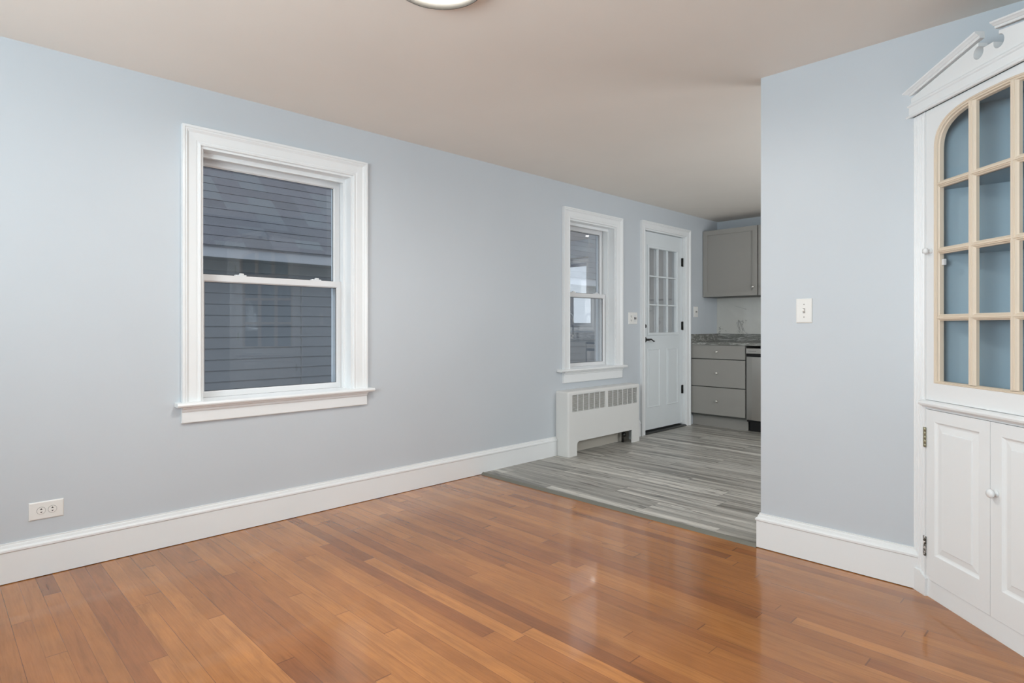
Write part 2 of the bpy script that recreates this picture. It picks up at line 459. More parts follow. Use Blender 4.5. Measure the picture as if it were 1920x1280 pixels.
def window(name, w, label, meet, glassmat, stool, apron_z):
    r = empty(name, (0, 0, 0), kind='structure', label=label)
    y0, y1, z0, z1 = w['y0'], w['y1'], w['z0'], w['z1']
    obj('casing', sweep(bmesh.new(), [(y0, z0), (y0, z1), (y1, z1), (y1, z0)], CAS, False, LW), M['trim'], r)
    # jamb liner with stops
    bm = bmesh.new(); t = .012
    box(bm, -.199, .002, y0-.0005, y0+t, z0, z1); box(bm, -.199, .002, y1-t, y1+.0005, z0, z1); box(bm, -.199, .002, y0+t, y1-t, z1-t, z1+.0005)
    for s0, s1, dd in ((-.094, -.070, .018),):
        box(bm, s0, s1, y0+t, y0+t+dd, z0, z1-t); box(bm, s0, s1, y1-t-dd*.7, y1-t, z0, z1-t); box(bm, s0, s1, y0+t+dd, y1-t-dd*.7, z1-t-dd*1.3, z1-t)
    obj('jamb', bm, M['trim'], r)
    # stool
    s0, s1 = stool
    pts = [(-.10, z0-.020), (.048, z0-.022), (.054, z0-.018), (.057, z0-.011), (.054, z0-.004), (.048, z0), (-.10, z0+.004)]
    bm = prism(bmesh.new(), pts, y0+.0, y1, lambda a, b, d: (a, d, b))
    pts2 = [(0.0, z0-.020), (.048, z0-.022), (.054, z0-.018), (.057, z0-.011), (.054, z0-.004), (.048, z0), (0.0, z0+.001)]
    prism(bm, pts2, s0, y0, lambda a, b, d: (a, d, b)); prism(bm, pts2, y1, s1, lambda a, b, d: (a, d, b))
    obj('stool', bm, M['trim'], r)
    a0, a1 = y0-.093, y1+.093
    pts = [(0, apron_z), (.016, apron_z), (.018, apron_z+.004), (.018, z0-.050), (.022, z0-.046), (.024, z0-.036), (.036, z0-.030), (.038, z0-.022), (0, z0-.022)]
    obj('apron', prism(bmesh.new(), pts, a0, a1, lambda a, b, d: (a, d, b)), M['trim'], r)
    iy0, iy1 = y0+t+.002, y1-t-.002
    sash('upper_sash', r, iy0, iy1, meet-.036, z1-t-.001, -.137, .032, .046, .034, None, glassmat)
    lo = sash('lower_sash', r, iy0, iy1, z0+.005, meet, -.098, .032, .034, .026, None, glassmat)
    for f in (.27, .80):
        yc = iy0+(iy1-iy0)*f
        bm = B(-.130, -.104, yc-.030, yc+.030, meet, meet+.007, bev=.002)
        box(bm, -.124, -.108, yc-.006, yc+.018, meet+.007, meet+.016, bev=.003)
        obj('sash_lock', bm, M['vinyl'], lo)
    # outer screen channel seen through the lower pane
    bm = bmesh.new(); box(bm, -.195, -.175, y1-.040, y1-t, z0, z1-t); box(bm, -.195, -.175, y0+t, y0+.040, z0, z1-t)
    box(bm, -.195, -.175, y0+.040, y1-.040, z1-.05, z1-t)
    obj('screen_track', bm, M['greyvinyl'], r)
    return r
window('window_1', W1, 'large white double-hung window facing the neighbouring house', 1.389, M['glass'], (.905, 2.037), .612)
window('window_2', W2, 'narrow white double-hung window above the radiator cover', 1.412, M['glass2'], (3.846, 4.812), .618)

# ------------------------------------------------------------------ door
dr = empty('door_1', (0, 0, 0), kind='structure', label='pale painted door with nine small panes beside the radiator cover')
y0, y1, z1 = D1['y0'], D1['y1'], D1['z1']
obj('casing', sweep(bmesh.new(), [(y0, KZ), (y0, z1), (y1, z1), (y1, KZ)], DCAS, False, LW), M['trim'], dr)
bm = bmesh.new(); t = .012
box(bm, -.199, .002, y0-.0005, y0+t, KZ, z1); box(bm, -.199, .002, y1-t, y1+.0005, KZ, z1); box(bm, -.199, .002, y0+t, y1-t, z1-t, z1+.0005)
obj('jamb', bm, M['trim'], dr)
obj('threshold', prism(bmesh.new(), [(-.199, KZ-.01), (.010, KZ-.01), (.016, KZ+.004), (0, KZ+.016), (-.199, KZ+.02)], y0, y1, lambda a, b, d: (a, d, b)), M['bronze'], dr)
ly0, ly1, lz0, lz1 = y0+t+.003, y1-t-.004, .045, z1-t-.004
XF = -.034
leaf = obj('door_leaf', B(XF-.042, XF, ly0, ly1, lz0, lz1), M['door'], dr)
ga = (5.305, 5.872, 1.035, 1.925)       # glazed opening
cut(leaf, [B(XF-.1, XF+.1, *ga)])
# pressed panels
def pressed(bm, a0, a1, b0, b1, fn, x):
    sweep(bm, [(a0, b0), (a1, b0), (a1, b1), (a0, b1)], [(0, x-.001), (.0, x+.0015), (.006, x+.005), (.012, x+.001), (.018, x-.001)], True, fn)
    prism(bm, [(a0+.030, b0+.030), (a1-.030, b0+.030), (a1-.030, b1-.030), (a0+.030, b1-.030)], x-.001, x+.003, fn)
bm = bmesh.new()
for a0, a1 in ((5.29, 5.52), (5.66, 5.885)):
    pressed(bm, a0, a1, .27, .875, LW, XF)
obj('raised_panels', bm, M['door'], leaf)
bm = sweep(bmesh.new(), [(ga[0], ga[2]), (ga[1], ga[2]), (ga[1], ga[3]), (ga[0], ga[3])], [(-.022, XF), (-.020, XF+.010), (-.008, XF+.013), (.006, XF+.010), (.010, XF-.002), (.010, XF-.030), (-.001, XF-.030), (-.001, XF)], True, LW)
obj('glazing_frame', bm, M['door'], leaf)
bm = bmesh.new()
for i in (1, 2):
    yy = ga[0]+(ga[1]-ga[0])*i/3; box(bm, XF-.022, XF+.002, yy-.0075, yy+.0075, ga[2]+.005, ga[3]-.005, bev=.003)
    zz = ga[2]+(ga[3]-ga[2])*i/3; box(bm, XF-.021, XF+.001, ga[0]+.005, ga[1]-.005, zz-.0075, zz+.0075, bev=.003)
obj('muntins', bm, M['door'], leaf)
obj('pane', B(XF-.027, XF-.023, ga[0]+.005, ga[1]-.005, ga[2]+.005, ga[3]-.005), M['glass2'], leaf)
for zc in (1.815, 1.115, .415):
    bm = B(XF+.001, XF+.004, ly1-.022, ly1+.001, zc-.045, zc+.045)
    tube(bm, [(XF+.008, ly1+.001, zc-.047), (XF+.008, ly1+.001, zc+.047)], .0065, 10)
    obj('hinge', bm, M['bronze'], leaf)
LWC = lambda yc, zc: (lambda a, b, h: (XF+h, yc+a, zc+b))
bm = lathe(bmesh.new(), [(0, 0), (.027, 0), (.027, .005), (.020, .010), (.011, .012), (.011, .040), (0, .042)], LWC(5.247, .972), 20)
tube(bm, [(XF+.040, 5.247, .972), (XF+.045, 5.262, .974), (XF+.044, 5.290, .976), (XF+.043, 5.318, .966), (XF+.043, 5.338, .955), (XF+.044, 5.356, .956)], [.010, .010, .008, .0075, .007, .005], 10)
obj('lever_handle', bm, M['bronze'], leaf)
bm = lathe(bmesh.new(), [(0, 0), (.024, 0), (.024, .008), (.018, .012), (0, .013)], LWC(5.232, 1.11), 20)
box(bm, XF+.012, XF+.024, 5.228, 5.236, 1.094, 1.126)
obj('deadbolt', bm, M['bronze'], leaf)
# storm door outside
sd = obj('storm_door', B(-.122, -.096, y0+.013, y1-.013, .04, z1-.02), M['storm'], dr)
cut(sd, [B(-.3, -.1, y0+.045, y1-.045, .95, z1-.08)])
obj('storm_pane', B(-.111, -.107, y0+.040, y1-.040, .945, z1-.075), M['frost'], sd)

# ------------------------------------------------------------------ wall plates
def frame_plane(origin, ax, nrm):
    O = Vector(origin); A = Vector(ax); Nn = Vector(nrm)
    return lambda a, b, d: tuple(O + A*a + Vector((0, 0, 1))*b + Nn*d)
def plate_bm(fn, w, h, d=.006):
    bm = bmesh.new(); r = .004
    out = [(-w/2, -h/2), (w/2, -h/2), (w/2, h/2), (-w/2, h/2)]
    inn = [(-w/2+r, -h/2+r), (w/2-r, -h/2+r), (w/2-r, h/2-r), (-w/2+r, h/2-r)]
    A = [bm.verts.new(fn(a, b, 0)) for a, b in out]; B1 = [bm.verts.new(fn(a, b, d*.55)) for a, b in out]; C = [bm.verts.new(fn(a, b, d)) for a, b in inn]
    for p, q in ((A, B1), (B1, C)):
        for i in range(4): bm.faces.new((p[i], p[(i+1) % 4], q[(i+1) % 4], q[i]))
    bm.faces.new(C); bm.faces.new(A[::-1]); return bm
def duplex(parent, fn, vertical=True, d=.006, ca=0, cb=0, rot=False):
    """two receptacles with slots and centre screw"""
    for s in (-1, 1):
        a, b = (ca, cb+s*.0195) if vertical else (ca+s*.0195, cb)
        bm = bmesh.new(); pts = []
        for i in range(28):
            t = 2*math.pi*i/28; x, y = .0172*math.cos(t), .0172*math.sin(t)
            if vertical: y = max(-.0138, min(.0138, y))
            else: x = max(-.0138, min(.0138, x))
            pts.append((a+x, b+y))
        prism(bm, pts, d*.8, d+.002, fn)
        f = obj('receptacle', bm, M['plate'], parent)
        bm = bmesh.new()
        for q in ((-.0068, .0022, .0095), (.0068, .0022, .0080)):
            u, v, L = q
            if vertical: r = [(a+u-.0019, b+v-L/2), (a+u+.0019, b+v-L/2), (a+u+.0019, b+v+L/2), (a+u-.0019, b+v+L/2)]
            else: r = [(a+v-L/2, b+u-.0019), (a+v+L/2, b+u-.0019), (a+v+L/2, b+u+.0019), (a+v-L/2, b+u+.0019)]
            prism(bm, r, d+.001, d+.0026, fn)
        pc = (a, b-.0078) if vertical else (a-.0078, b)
        prism(bm, [(pc[0]+.0032*math.cos(t*.785), pc[1]+.0032*math.sin(t*.785)) for t in range(8)], d+.001, d+.0026, fn)
        obj('slots', bm, M['slot'], f)
    obj('screw', lathe(bmesh.new(), [(0, d-.001), (.0028, d-.001), (.0026, d+.001), (0, d+.0014)], lambda x, y, h: fn(ca+x, cb+y, h), 12), M['plate'], parent)
f = frame_plane((0, .389, .289), (0, 1, 0), (1, 0, 0))
o = obj('wall_outlet', plate_bm(f, .124, .078), M['plate'], label='white horizontal double outlet low on the left wall above the baseboard', cat='outlet')
M['rimgrey'] = mat('receptacle_rim', srgb(140, 136, 130), .5)
for ca in (-.019, .021):
    hexa = lambda rr: [(ca+rr*math.cos(2*math.pi*i/12+.26), rr*math.sin(2*math.pi*i/12+.26)) for i in range(12)]
    g_ = obj('receptacle', prism(bmesh.new(), hexa(.0165), .005, .0072, f), M['rimgrey'], o)
    bm = prism(bmesh.new(), hexa(.0153), .006, .0082, f); obj('receptacle_face', bm, M['plate'], g_)
    bm = prism(bmesh.new(), [(ca-.0046, .0045), (ca+.0046, .0045), (ca, .0108)], .007, .0088, f)
    prism(bm, [(ca-.0046, -.0045), (ca, -.0100), (ca+.0046, -.0045)], .007, .0088, f)
    obj('slots', bm, M['slot'], g_)
f = frame_plane((0, 4.975, 1.187), (0, 1, 0), (1, 0, 0))
o = obj('switch_outlet_plate', plate_bm(f, .150, .115), M['plate'], label='white two-gang wall plate with a switch and outlet between narrow window and door', cat='outlet')
duplex(o, f, True, ca=-.034)
bm = prism(bmesh.new(), [(.012, -.034), (.052, -.034), (.052, .034), (.012, .034)], .004, .008, f)
ins = obj('rocker_frame', bm, M['vinyl'], o)
bm = prism(bmesh.new(), [(.017, -.010), (.026, -.010), (.026, .012), (.017, .012)], .006, .0105, f)
prism(bm, [(.037, -.010), (.047, -.010), (.047, .010), (.037, .010)], .006, .0105, f)
obj('switch_buttons', bm, M['slot'], ins)
f = frame_plane((0, 6.222, 1.272), (0, 1, 0), (1, 0, 0))
o = obj('wall_outlet', plate_bm(f, .095, .118), M['plate'], label='white outlet on the side wall above the kitchen counter', cat='outlet')
bm = prism(bmesh.new(), [(-.019, -.034), (.019, -.034), (.019, .034), (-.019, .034)], .004, .009, f)
r_ = obj('receptacle', bm, M['plate'], o)
bm = prism(bmesh.new(), [(-.013, -.008), (-.004, -.008), (-.004, .010), (-.013, .010)], .008, .0098, f)
prism(bm, [(.008, -.008), (.016, -.008), (.016, .010), (.008, .010)], .008, .0098, f)
obj('slots', bm, M['slot'], r_)
f = frame_plane((2.310, PY, 1.181), (1, 0, 0), (0, -1, 0))
o = obj('light_switch', plate_bm(f, .072, .116), M['plate'], label='white toggle light switch on the partition wall', cat='switch')
bm = prism(bmesh.new(), [(-.0055, -.012), (.0055, -.012), (.0055, .012), (-.0055, .012)], .0055, .0068, f)
obj('toggle_slot', bm, M['grill'], o)
bm = bmesh.new()
v = [bm.verts.new(f(*q)) for q in ((-.004, -.006, .006), (.004, -.006, .006), (.004, .005, .006), (-.004, .005, .006), (-.0035, .001, .018), (.0035, .001, .018), (.0035, .007, .016), (-.0035, .007, .016))]
for q in ((0,1,5,4), (1,2,6,5), (2,3,7,6), (3,0,4,7), (4,5,6,7), (3,2,1,0)): bm.faces.new([v[i] for i in q])
obj('toggle', bm, M['plate'], o)
for s in (-1, 1):
    obj('screw', lathe(bmesh.new(), [(0, .005), (.003, .005), (.0028, .007), (0, .0074)], lambda x, y, h, s=s: f(x, s*.030+y, h), 12), M['grill'], o)

# ------------------------------------------------------------------ radiator cover
RY0, RY1, RD, RZ = 3.832, 4.893, .138, .560
rc = empty('radiator_cover', (0, 4.36, KZ), label='white metal radiator cover with two slotted grilles under the narrow window', cat='radiator cover')
def under(o, p):
    o.parent = p; o.matrix_parent_inverse = Matrix.Translation(-Vector(p.location)); return o
cv = obj('cover', B(-.08, RD, RY0, RY1, -.10, RZ, bev=.016, seg=4), M['cover'])
def notch():
    pts = [(3.946, -.2), (3.946, .098)]
    for i in range(1, 8):
        t = math.pi-i*math.pi/2/8; pts.append((3.980+.034*math.cos(t), .098+.034*math.sin(t)))
    pts += [(3.980, .132), (4.760, .132), (4.760, -.2)]
    return prism(bmesh.new(), pts, .05, .3, LW)
G1 = (3.884, 4.343, .387, .530); G2 = (4.385, 4.846, .383, .527)
cut(cv, [B(-.2, RD-.010, RY0+.010, RY1-.010, -.2, RZ-.012), B(-.3, 0.001, RY0-.1, RY1+.1, -.3, 1), B(-.3, .3, RY0-.1, RY1+.1, -.3, KZ), notch(),
         B(.1, .3, *G1), B(.1, .3, *G2)])
under(cv, rc)
for g in (G1, G2):
    bm = bmesh.new(); n = 14
    for i in range(n):
        zz = g[2]+(g[3]-g[2])*(i+.5)/n
        prism(bm, [(RD-.009, zz+.0002), (RD-.003, zz-.0016), (RD-.003, zz+.0008), (RD-.009, zz+.0026)], g[0], g[1], lambda a, b, d: (a, d, b))
    for i in range(1, 6):
        yy = g[0]+(g[1]-g[0])*i/6; box(bm, RD-.010, RD-.001, yy-.0026, yy+.0026, g[2], g[3])
    under(obj('grille', bm, M['cover'], label='slotted grille with dark openings'), rc)
under(obj('back_panel', B(.001, .018, RY0+.012, RY1-.012, KZ, .50), M['putty']), rc)
el = obj('heating_element', bmesh.new(), M['grill'])
bm = bmesh.new()
tube(bm, [(.06, RY0+.05, .20), (.06, RY1-.09, .20)], .012, 10)
for i in range(60):
    yy = RY0+.10+i*.0145; box(bm, .025, .095, yy, yy+.002, .165, .235)
bmesh.ops.recalc_face_normals(bm, faces=bm.faces[:]); bm.to_mesh(el.data); bm.free(); under(el, rc)
bm = bmesh.new()
tube(bm, [(.06, 4.72, -.0), (.06, 4.72, .10), (.06, 4.72, .20)], .011, 10)
lathe(bm, [(0, .0), (.020, 0), (.022, .02), (.014, .03), (0, .032)], lambda a, b, h: (.062+h, 4.72+a, .085+b), 12)
under(obj('valve', bm, M['bronze']), rc)

# ------------------------------------------------------------------ kitchen
CY = KY-.62         # front of base cabinets
KXZ = lambda y: (lambda a, b, d: (a, y-d, b))
def knob(parent, x, y, z, r=.014, m='chrome', axis='y'):
    prof = [(0, 0), (r*.55, 0), (r*.45, .004), (r*.35, .012), (r*.9, .016), (r, .021), (r*.8, .026), (0, .028)]
    return obj('knob', lathe(bmesh.new(), prof, lambda a, b, h: (x+a, y-h, z+b), 18), M[m], parent)

def drawer_unit():
    r = empty('drawer_cabinet', (.315, CY, KZ), label='grey three-drawer base cabinet in the kitchen corner beside the door', cat='cabinet')
    X0, X1 = .001, .632
    bm = B(X0, X1, CY+.0, KY-.003, .128, .905)
    box(bm, X0, X1, CY+.050, KY-.003, KZ, .128)
    under(obj('carcass', bm, M['cabgap']), r)
    under(obj('toe_board', B(X0, X1, CY+.040, CY+.049, KZ, .132), M['cab']), r)
    for z0, z1 in ((.757, .905), (.455, .748), (.150, .446)):
        d = obj('drawer', B(.012, .623, CY-.020, CY-.001, z0, z1, bev=.002), M['cab']); under(d, r)
        k = knob(None, .318, CY-.020, (z0+z1)/2+.002); k.parent = d
    return r
drawer_unit()

def dishwasher():
    r = empty('dishwasher', (.935, CY, KZ), label='stainless steel dishwasher beside the grey drawers', cat='dishwasher')
    X0, X1 = .637, 1.235
    under(obj('body', B(X0, X1, CY+.0, KY-.003, .115, .885), M['dark']), r)
    under(obj('toe_kick', B(X0+.012, X1, CY+.045, CY+.055, KZ, .135), M['black']), r)
    # bowed front panel
    bm = bmesh.new(); n = 10; pts = []
    for i in range(n+1):
        t = i/n; pts.append((X0+.004+(X1-X0-.008)*t, CY-.020-.016*math.sin(math.pi*t)**.5))
    pts = pts+[(X1-.004, CY-.001), (X0+.004, CY-.001)]
    prism(bm, pts, .138, .792, lambda a, b, d: (a, b, d)); bmesh.ops.recalc_face_normals(bm, faces=bm.faces[:])
    under(obj('door_panel', bm, M['steel']), r)
    cp = obj('control_panel', B(X0+.002, X1-.002, CY-.030, CY-.001, .825, .880, bev=.003), M['steel']); under(cp, r)
    bm = bmesh.new()
    for i in range(9): box(bm, X0+.026+i*.0095, X0+.0325+i*.0095, CY-.0306, CY-.0298, .850, .8535)
    obj('control_marks', bm, M['bronze'], cp)
    under(obj('handle_recess', B(X0+.006, X1-.006, CY-.010, CY-.001, .793, .824), M['dark']), r)
dishwasher()

def sink_cabinet():
    r = empty('sink_cabinet', (1.95, CY, KZ), label='grey sink base cabinet with double doors below the kitchen window', cat='cabinet')
    X0, X1 = 1.240, 2.70
    bm = B(X0, X1, CY, KY-.003, .128, .905); box(bm, X0, X1, CY+.05, KY-.003, KZ, .128)
    c = obj('carcass', bm, M['cabgap']); under(c, r)
    cut(c, [B(1.66, 2.34, CY+.06, KY-.10, .72, 1.0)])
    for a, b in ((1.248, 1.60), (1.608, 1.965), (1.973, 2.33), (2.338, 2.692)):
        d = obj('door', shaker(a, b, .150, .905, CY-.001, .020), M['cab']); under(d, r)
        k = knob(None, b-.03, CY-.021, .84); k.parent = d
def shaker(x0, x1, z0, z1, y, t, fr=.052):
    bm = bmesh.new()
    box(bm, x0, x0+fr, y-t, y, z0, z1); box(bm, x1-fr, x1, y-t, y, z0, z1)
    box(bm, x0+fr, x1-fr, y-t, y, z0, z0+fr); box(bm, x0+fr, x1-fr, y-t, y, z1-fr, z1)
    box(bm, x0+fr, x1-fr, y-t*.45, y, z0+fr, z1-fr); return bm
sink_cabinet()

ct = obj('countertop', B(.001, 2.72, CY-.028, KY-.002, .9065, .934, bev=.002), M['stone'], label='grey veined stone countertop along the kitchen back wall', cat='countertop')
cut(ct, [B(1.70, 2.30, CY+.09, KY-.13, .8, 1.0)])
obj('upstand', B(.022, 2.72, KY-.022, KY-.002, .9345, 1.022), M['stone'], ct)
obj('side_upstand', B(.001, .021, CY-.020, KY-.002, .9345, 1.022), M['stone'], ct)
sk = obj('sink', B(1.685, 2.315, CY+.075, KY-.115, .745, .937), M['steel'], label='stainless steel sink set in the kitchen countertop', cat='sink')
cut(sk, [B(1.70, 2.30, CY+.09, KY-.13, .76, 1.0), B(1.6, 1.7, CY, KY, .7, .9345), B(2.3, 2.4, CY, KY, .7, .9345), B(1.6, 2.4, CY, CY+.09, .7, .9345), B(1.6, 2.4, KY-.13, KY, .7, .9345)])
obj('sink_drain', lathe(bmesh.new(), [(0, .7605), (.04, .7605), (.038, .764), (0, .762)], lambda a, b, h: (2+a, CY+.28+b, h), 20), M['chrome'], sk)
bm = bmesh.new(); fx, fy = 1.93, KY-.075
lathe(bm, [(0, .9345), (.028, .9345), (.026, .945), (.015, .955), (.013, .99), (0, .99)], lambda a, b, h: (fx+a, fy+b, h), 18)
pts = [(fx, fy, .95), (fx, fy, 1.20)]
for i in range(1, 13):
    t = math.pi*i/12; pts.append((fx+.02*i/12, fy-.085+.085*math.cos(t), 1.20+.10*math.sin(t)))
pts.append((fx+.02, fy-.175, 1.14)); tube(bm, pts, .012, 12)
fc = obj('faucet', bm, M['chrome'], label='tall arched chrome faucet behind the kitchen sink', cat='faucet')
obj('spray_head', tube(bmesh.new(), [(fx+.02, fy-.173, 1.15), (fx+.02, fy-.18, 1.06)], [.013, .017], 12), M['bronze'], fc)
obj('lever', tube(bmesh.new(), [(fx+.012, fy, .975), (fx+.06, fy-.01, 1.01)], [.006, .005], 8), M['chrome'], fc)

obj('marble_backsplash', B(.001, 1.62, KY-.010, KY-.0005, 1.0225, 1.445), M['marble'], label='white marble backsplash with grey veins above the stone counter', cat='backsplash')

def upper(x0, x1, label, kx):
    z0, z1, YF = 1.440, 2.200, KY-.340
    r = empty('wall_cabinet', ((x0+x1)/2, KY, z0), label=label, cat='cabinet')
    under(obj('carcass', B(x0, x1, YF+.0, KY-.0115, z0, z1), M['cabgap']), r)
    d = obj('door', shaker(x0+.004, x1-.004, z0+.004, z1-.004, YF-.001, .020), M['cab']); under(d, r)
    k = knob(None, kx, YF-.021, 1.535, .015); k.parent = d
upper(.002, .637, 'grey shaker wall cabinet in the corner above the marble backsplash', .590)
upper(.640, 1.275, 'grey wall cabinet beside the corner one, mostly behind the partition wall', .690)

# kitchen window over the sink with curtain
kw = empty('window_3', (0, 0, 0), kind='structure', label='white kitchen window over the sink')
KW = lambda a, b, d: (a, KY-d, b)
obj('casing', sweep(bmesh.new(), [(1.66, 1.12), (1.66, 2.02), (2.62, 2.02), (2.62, 1.12)], DCAS, True, KW), M['trim'], kw)
bm = bmesh.new()
for q in ((1.66, 1.70, 1.12, 2.02), (2.58, 2.62, 1.12, 2.02), (1.70, 2.58, 1.12, 1.16), (1.70, 2.58, 1.98, 2.02), (1.70, 2.58, 1.55, 1.585)):
    box(bm, q[0], q[1], KY+.05, KY+.09, q[2], q[3])
obj('sash', bm, M['vinyl'], kw)
obj('pane', B(1.70, 2.58, KY+.068, KY+.072, 1.16, 1.98), M['glass'], kw)
def curtain(x0, x1, label):
    bm = bmesh.new(); n = 48; A = []; C = []
    for i in range(n+1):
        t = i/n; x = x0+(x1-x0)*t; yy = KY-.060+.014*math.sin(t*math.pi*9)
        A.append((x, yy)); C.append((x, yy-.002))
    prism(bm, A+C[::-1], 1.10, 2.075, XY)
    for fce in bm.faces: fce.smooth = True
    obj('curtain', bm, M['curtain'], label=label, cat='curtain')
curtain(1.93, 2.16, 'pale curtain drawn at the middle of the kitchen window')
curtain(2.44, 2.68, 'pale curtain at the far end of the kitchen window')
obj('curtain_rod', tube(bmesh.new(), [(1.58, KY-.060, 2.085), (2.70, KY-.060, 2.085)], .008, 10), M['ring'], label='thin curtain rod above the kitchen window', cat='curtain rod')
rl = obj('recessed_light', lathe(bmesh.new(), [(.080, H-.0005), (.105, H-.0005), (.103, H-.006), (.080, H-.004)], lambda a, b, h: (1.40+a, 6.52+b, h), 32), M['vinyl'], label='round recessed ceiling light near the kitchen sink', cat='ceiling light')
obj('diffuser', lathe(bmesh.new(), [(0, H-.0005), (.080, H-.0005), (.080, H-.003), (0, H-.003)], lambda a, b, h: (1.40+a, 6.52+b, h), 32), M['spot'], rl)

# ------------------------------------------------------------------ flush ceiling lamp
lx, ly, R = 1.664, 1.305, .166
cl = empty('ceiling_lamp', (lx, ly, H), label='round flush ceiling lamp with brushed metal rim', cat='ceiling light')
under(obj('rim', lathe(bmesh.new(), [(.10, H-.0005), (R, H-.0005), (R, H-.028), (R-.002, H-.031), (R-.005, H-.031), (R-.019, H-.012), (R-.020, H-.007), (.10, H-.006)], lambda a, b, h: (lx+a, ly+b, h), 64), M['rim']), cl)
under(obj('diffuser', lathe(bmesh.new(), [(R-.0205, H-.0065), (R-.0205, H-.010), (R-.04, H-.011), (R-.11, H-.0115), (0, H-.0115)], lambda a, b, h: (lx+a, ly+b, h), 64), M['lamp'], label='glowing white diffuser'), cl)

# ------------------------------------------------------------------ corner china cabinet
PHI = math.radians(43.8)
CE = Vector((math.cos(PHI), -math.sin(PHI), 0)); CN = Vector((-math.sin(PHI), -math.cos(PHI), 0))
CO = Vector((2.7639, 2.988, 0))
cc = empty('corner_cabinet', tuple(CO), -PHI, label='white built-in corner china cabinet with arched glass door and broken pediment', cat='cabinet')
# local frame of the empty: +x along the face, -y into the room
F = lambda a, b, d: (a, -d, b)
c0 = .388; XL, XR = -.036, .812
def cobj(name, bm, m, parent=None, **k): return obj(name, bm, M[m], parent or cc, **k)
# face frame: pilasters with reeding
for sgn, nm in ((-1, 'left'), (1, 'right')):
    bm = bmesh.new()
    e0, e1 = (XL, .062) if sgn < 0 else (2*c0-.062, XR)
    base = [(e0, 0), (e0, .004)]
    k = 6; w = (e1-e0-.026)/k
    for i in range(k):
        a = e0+.010+i*w
        base += [(a, .004), (a+w*.25, .0075), (a+w*.75, .0075), (a+w, .004)] if i not in (0,) else [(a, .006), (a+w, .006)]
    base += [(e1-.012, .004), (e1-.010, .009), (e1, .009), (e1, -.02), (e0, -.02)] if sgn < 0 else [(e1-.010, .004), (e1, .004), (e1, -.02), (e0, -.02)]
    prism(bm, base, 0.0, 2.0, lambda a, b, d: (a, -b, d))
    pl = cobj('pilaster', bm, 'trim')
    bm = bmesh.new(); q0, q1 = e0-.004, e1+.006
    pts = [(q0, .0), (q1, .0), (q1, .070), (q1-.006, .078), (q1-.020, .082), (q1-.03, .090), (q0, .094)]
    if sgn > 0: pts = [(q0+q1-a, b) for a, b in pts][::-1]
    prism(bm, pts, 0, .016, F); obj('plinth_block', bm, M['trim'], pl)
# base and rails
bm = bmesh.new()
prism(bm, [(.062, .0), (2*c0-.062, .0), (2*c0-.062, .0705), (.062, .0705)], -.02, .004, F)
cobj('bottom_rail', bm, 'trim')
bm = bmesh.new()
prism(bm, [(-.02, .768), (.004, .768), (.004, .775), (.012, .777), (.020, .782), (.028, .786), (.030, .793), (.027, .800), (.018, .803), (.006, .805), (-.02, .805)], .046, 2*c0-.046, lambda a, b, d: (d, -a, b))
cobj('waist_moulding', bm, 'trim')
# interior: five-sided niche in blue
IN = [(.070, -.022), (.085, -.050), (.235, -.205), (.541, -.205), (.691, -.050), (.706, -.022)]
OUT = [(.050, -.022), (.070, -.055), (.228, -.222), (.548, -.222), (.706, -.055), (.726, -.022)]
bm = bmesh.new()
prism(bm, IN+OUT[::-1], .81, 2.0, lambda a, b, d: (a, -b, d)); cobj('niche', bm, 'blue', label='blue-grey painted inside of the cabinet')
for zs in (.80, 1.130, 1.397, 1.663, 1.985):
    bm = prism(bmesh.new(), [(a, b) for a, b in IN], zs, zs+.018, lambda a, b, d: (a, -b, d)); cobj('shelf', bm, 'blue')
# lower carcass back so the cupboard is closed
bm = prism(bmesh.new(), OUT, .0, .78, lambda a, b, d: (a, -b, d)); cobj('lower_carcass', bm, 'trim')
# lower doors
def raised_door(x0, x1, z0, z1, parent=None):
    bm = bmesh.new()
    px0, px1, pz0, pz1 = x0+.048, x1-.048, z0+.108, z1-.046
    sweep(bm, [(x0, z0), (x1, z0), (x1, z1), (x0, z1)], [(0, -.018), (0, .006), (.001, .007), (.001, -.018)], True, F)
    rect = lambda i: [(px0+i, pz0+i), (px1-i, pz0+i), (px1-i, pz1-i), (px0+i, pz1-i)]
    out = [(x0, z0), (x1, z0), (x1, z1), (x0, z1)]
    rings = [(out, .007), (rect(0), .007), (rect(.004), .003), (rect(.008), .000), (rect(.013), -.001), (rect(.036), .003), (rect(.039), .0068)]
    prev = None
    for pts, d in rings:
        r = [bm.verts.new(F(a, b, d)) for a, b in pts]
        if prev:
            for i in range(4): bm.faces.new((prev[i], prev[(i+1) % 4], r[(i+1) % 4], r[i]))
        prev = r
    bm.faces.new(prev)
    return cobj('cupboard_door', bm, 'trim', parent)
dl = raised_door(.0630, c0-.0010, .0725, .7665)
drt = raised_door(c0+.0010, 2*c0-.0630, .0725, .7665)
def cknob(parent, s, z, d=.007, r=.016):
    prof = [(0, d), (r*.8, d), (r*.75, d+.004), (r*.42, d+.007), (r*.42, d+.013), (r*.95, d+.018), (r, d+.023), (r*.8, d+.029), (0, d+.031)]
    obj('knob', lathe(bmesh.new(), prof, lambda a, b, h: F(s+a, z+b, h), 22), M['trim'], parent)
cknob(drt, .414, .517)
def chinge(parent, z0, z1, m, lab):
    bm = B(.052, .0625, -.012, -.004, z0, z1)
    for i in range(5):
        a = z0+(z1-z0)*i/5; tube(bm, [(.0635, -.0115, a+.001), (.0635, -.0115, a+(z1-z0)/5-.001)], .0042, 8)
    obj('hinge', bm, M[m], parent, label=lab)
chinge(dl, .610, .692, 'brass', 'bare brass hinge')
chp = mat('chipped_paint_hinge', srgb(200, 195, 190), .5); k = N(chp); oo, x, y, z = k.pos()
